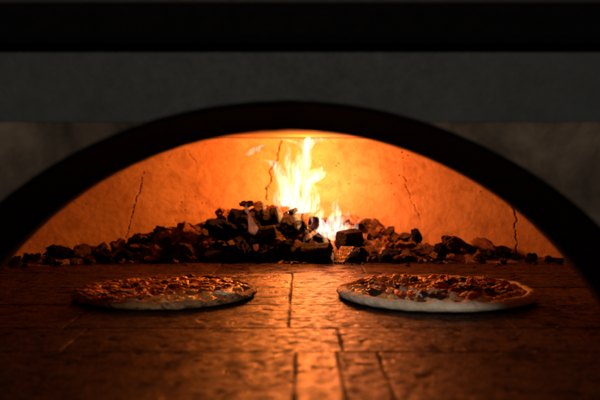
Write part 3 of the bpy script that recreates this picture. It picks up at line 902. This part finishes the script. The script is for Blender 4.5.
# left pizza, baked
pl = empty('pizza', (-.2215, 1.373, .0005))
tag(pl, 'left pizza, browned and blistered with charred rim and one white cheese blob', 'pizza', 'pizzas baking on the hearth')
link('crust', dough_mesh(.150, .0125, .0075, 3., .018, .011, .0020), M['crust_baked']).parent = pl
link('sauce', layer_mesh(.138, .0100, .0016, 40, 1.), M['sauce']).parent = pl
link('cheese', layer_mesh(.137, .0108, .0046, 42, 4., thr=-.10, n=480, m=110), M['cheese_brown']).parent = pl
rnd = random.Random(5)
for k in range(24):
    r = .132*math.sqrt(rnd.random()); a = rnd.uniform(0, 6.283); s = rnd.uniform(.0025, .0052)
    topping(pl, 'meat_crumb', rnd.choice(['meat_brown', 'meat_brown', 'meat_brown', 'sauce', 'meat_dark']), r*math.cos(a), r*math.sin(a), .0118+s*.15, s, rnd.randrange(8), (1.1, .9, .7), rnd=rnd)
for k in range(46):
    r = .134*math.sqrt(rnd.random()); a = rnd.uniform(0, 6.283); s = rnd.uniform(.003, .0075)
    topping(pl, 'cheese_blob', 'cheese_brown', r*math.cos(a), r*math.sin(a), .0120+s*.2, s*1.25, rnd.randrange(8), (1.2, .9, .40), rnd=rnd)
w = topping(pl, 'white_cheese_blob', 'cheese_white', .102, -.070, .0135, .0125, 3, (1.05, .8, .36), (0, .1, .2)); w['label'] = 'white blob of melted cheese near the right edge'

# right pizza, raw pale rim
pr = empty('pizza', (.2215, 1.362, .0005))
tag(pr, 'right pizza with thick pale dough rim, dark meat pieces and red topping', 'pizza', 'pizzas baking on the hearth')
link('crust', dough_mesh(.1615, .0150, .0085, 9., .011, .0125, .0016, .2), M['crust_pale']).parent = pr
link('sauce', layer_mesh(.143, .0118, .0016, 38, 7.), M['sauce']).parent = pr
link('cheese', layer_mesh(.143, .0126, .0052, 50, 12., thr=-.02, n=480, m=110), M['cheese']).parent = pr
for (u, v, s) in [(-.105, -.062, .019), (-.035, -.108, .018), (-.012, -.104, .017), (.028, -.045, .017), (.05, -.02, .02), (.022, .03, .017), (.075, -.06, .014), (-.06, -.01, .014),
                  (-.03, .06, .013), (.095, .01, .013), (.06, .06, .015), (-.1, .02, .012), (.10, -.045, .012), (.0, -.07, .013)]:
    topping(pr, 'dark_meat_piece', 'meat_dark', u, v, .0165, s*.8, rnd.randrange(8), (1, .8, .5), rnd=rnd)
for k in range(40):
    r = .125*math.sqrt(rnd.random()); a = rnd.uniform(0, 6.283); s = rnd.uniform(.005, .011)
    topping(pr, 'pepper_piece', 'pepper', r*math.cos(a), r*math.sin(a), .015+s*.3, s, rnd.randrange(8), (1.2, .55, .45), rnd=rnd)
for k in range(26):
    a = rnd.uniform(2.0, 4.9); r = .13*math.sqrt(rnd.uniform(.25, 1)); s = rnd.uniform(.005, .0095)
    topping(pr, 'white_cheese_crumb', 'cheese_white', r*math.cos(a), r*math.sin(a), .0155+s*.3, s, rnd.randrange(8), (1, .8, .7), rnd=rnd)
for k in range(60):
    r = .136*math.sqrt(rnd.random()); a = rnd.uniform(0, 6.283); s = rnd.uniform(.0025, .0055)
    topping(pr, 'meat_crumb', rnd.choice(['meat_brown', 'sauce', 'meat_brown']), r*math.cos(a), r*math.sin(a), .0135+s*.2, s, rnd.randrange(8), (1.2, .8, .5), rnd=rnd)
for k in range(30):
    r = .138*math.sqrt(rnd.random()); a = rnd.uniform(-1.2, 1.4); s = rnd.uniform(.004, .008)
    topping(pr, 'cheese_blob', 'cheese', r*math.cos(a), r*math.sin(a), .0135+s*.3, s, rnd.randrange(8), (1, .85, .6), rnd=rnd)

# ------------------------------------------------------------------ lights
def lamp(name, typ, loc, energy, col, **kw):
    l = bpy.data.lights.new(name, typ); l.energy = energy; l.color = col
    for k, v in kw.items(): setattr(l, k, v)
    o = bpy.data.objects.new(name, l); COL.objects.link(o); o.location = loc; return o
FIRE = (1., .222, .013)
lamp('fire_light_high', 'POINT', at(322, 186, 1.93), 1.3, (1., .33, .25), shadow_soft_size=.03)
lamp('fire_light', 'POINT', at(304, 172, 1.885), 9.6, FIRE, shadow_soft_size=.03)
lamp('fire_light_low', 'POINT', at(334, 222, 1.93), .55, FIRE, shadow_soft_size=.02)
room = lamp('room_light', 'AREA', (0, 0, 0), 38., (1., .85, .68), size=.30)
el = math.radians(27); az = math.radians(-2)
dirv = Vector((math.sin(az)*math.cos(el), -math.cos(az)*math.cos(el), math.sin(el)))
room.location = Vector((0, .93, .2))+dirv*3.2
room.rotation_euler = (-dirv).to_track_quat('-Z', 'Y').to_euler()

w = bpy.data.worlds.new('World'); S.world = w; w.use_nodes = True
w.node_tree.nodes['Background'].inputs[0].default_value = (.5, .55, .6, 1)
w.node_tree.nodes['Background'].inputs[1].default_value = .005

# ------------------------------------------------------------------ camera
cd = bpy.data.cameras.new('camera'); cam = bpy.data.objects.new('camera', cd); COL.objects.link(cam); S.camera = cam
cam.location = (0, 0, CAMZ); cam.rotation_euler = (math.pi/2, 0, 0)
cd.sensor_width = 36; cd.lens = 36*F/600; cd.shift_y = -(200-HZ)/600
cd.clip_start = .05; cd.clip_end = 100
cd.dof.use_dof = True; cd.dof.focus_distance = 1.55; cd.dof.aperture_fstop = 4.4

S.view_settings.view_transform = 'Standard'; S.view_settings.look = 'None'; S.view_settings.exposure = 0; S.view_settings.gamma = 1
S.render.engine = 'CYCLES'
cy = S.cycles
cy.use_denoising = True
try: cy.denoiser = 'OPENIMAGEDENOISE'
except Exception: pass
cy.max_bounces = 8; cy.diffuse_bounces = 5; cy.glossy_bounces = 3; cy.volume_bounces = 0
cy.sample_clamp_indirect = 4
cy.use_adaptive_sampling = True; cy.adaptive_threshold = .015
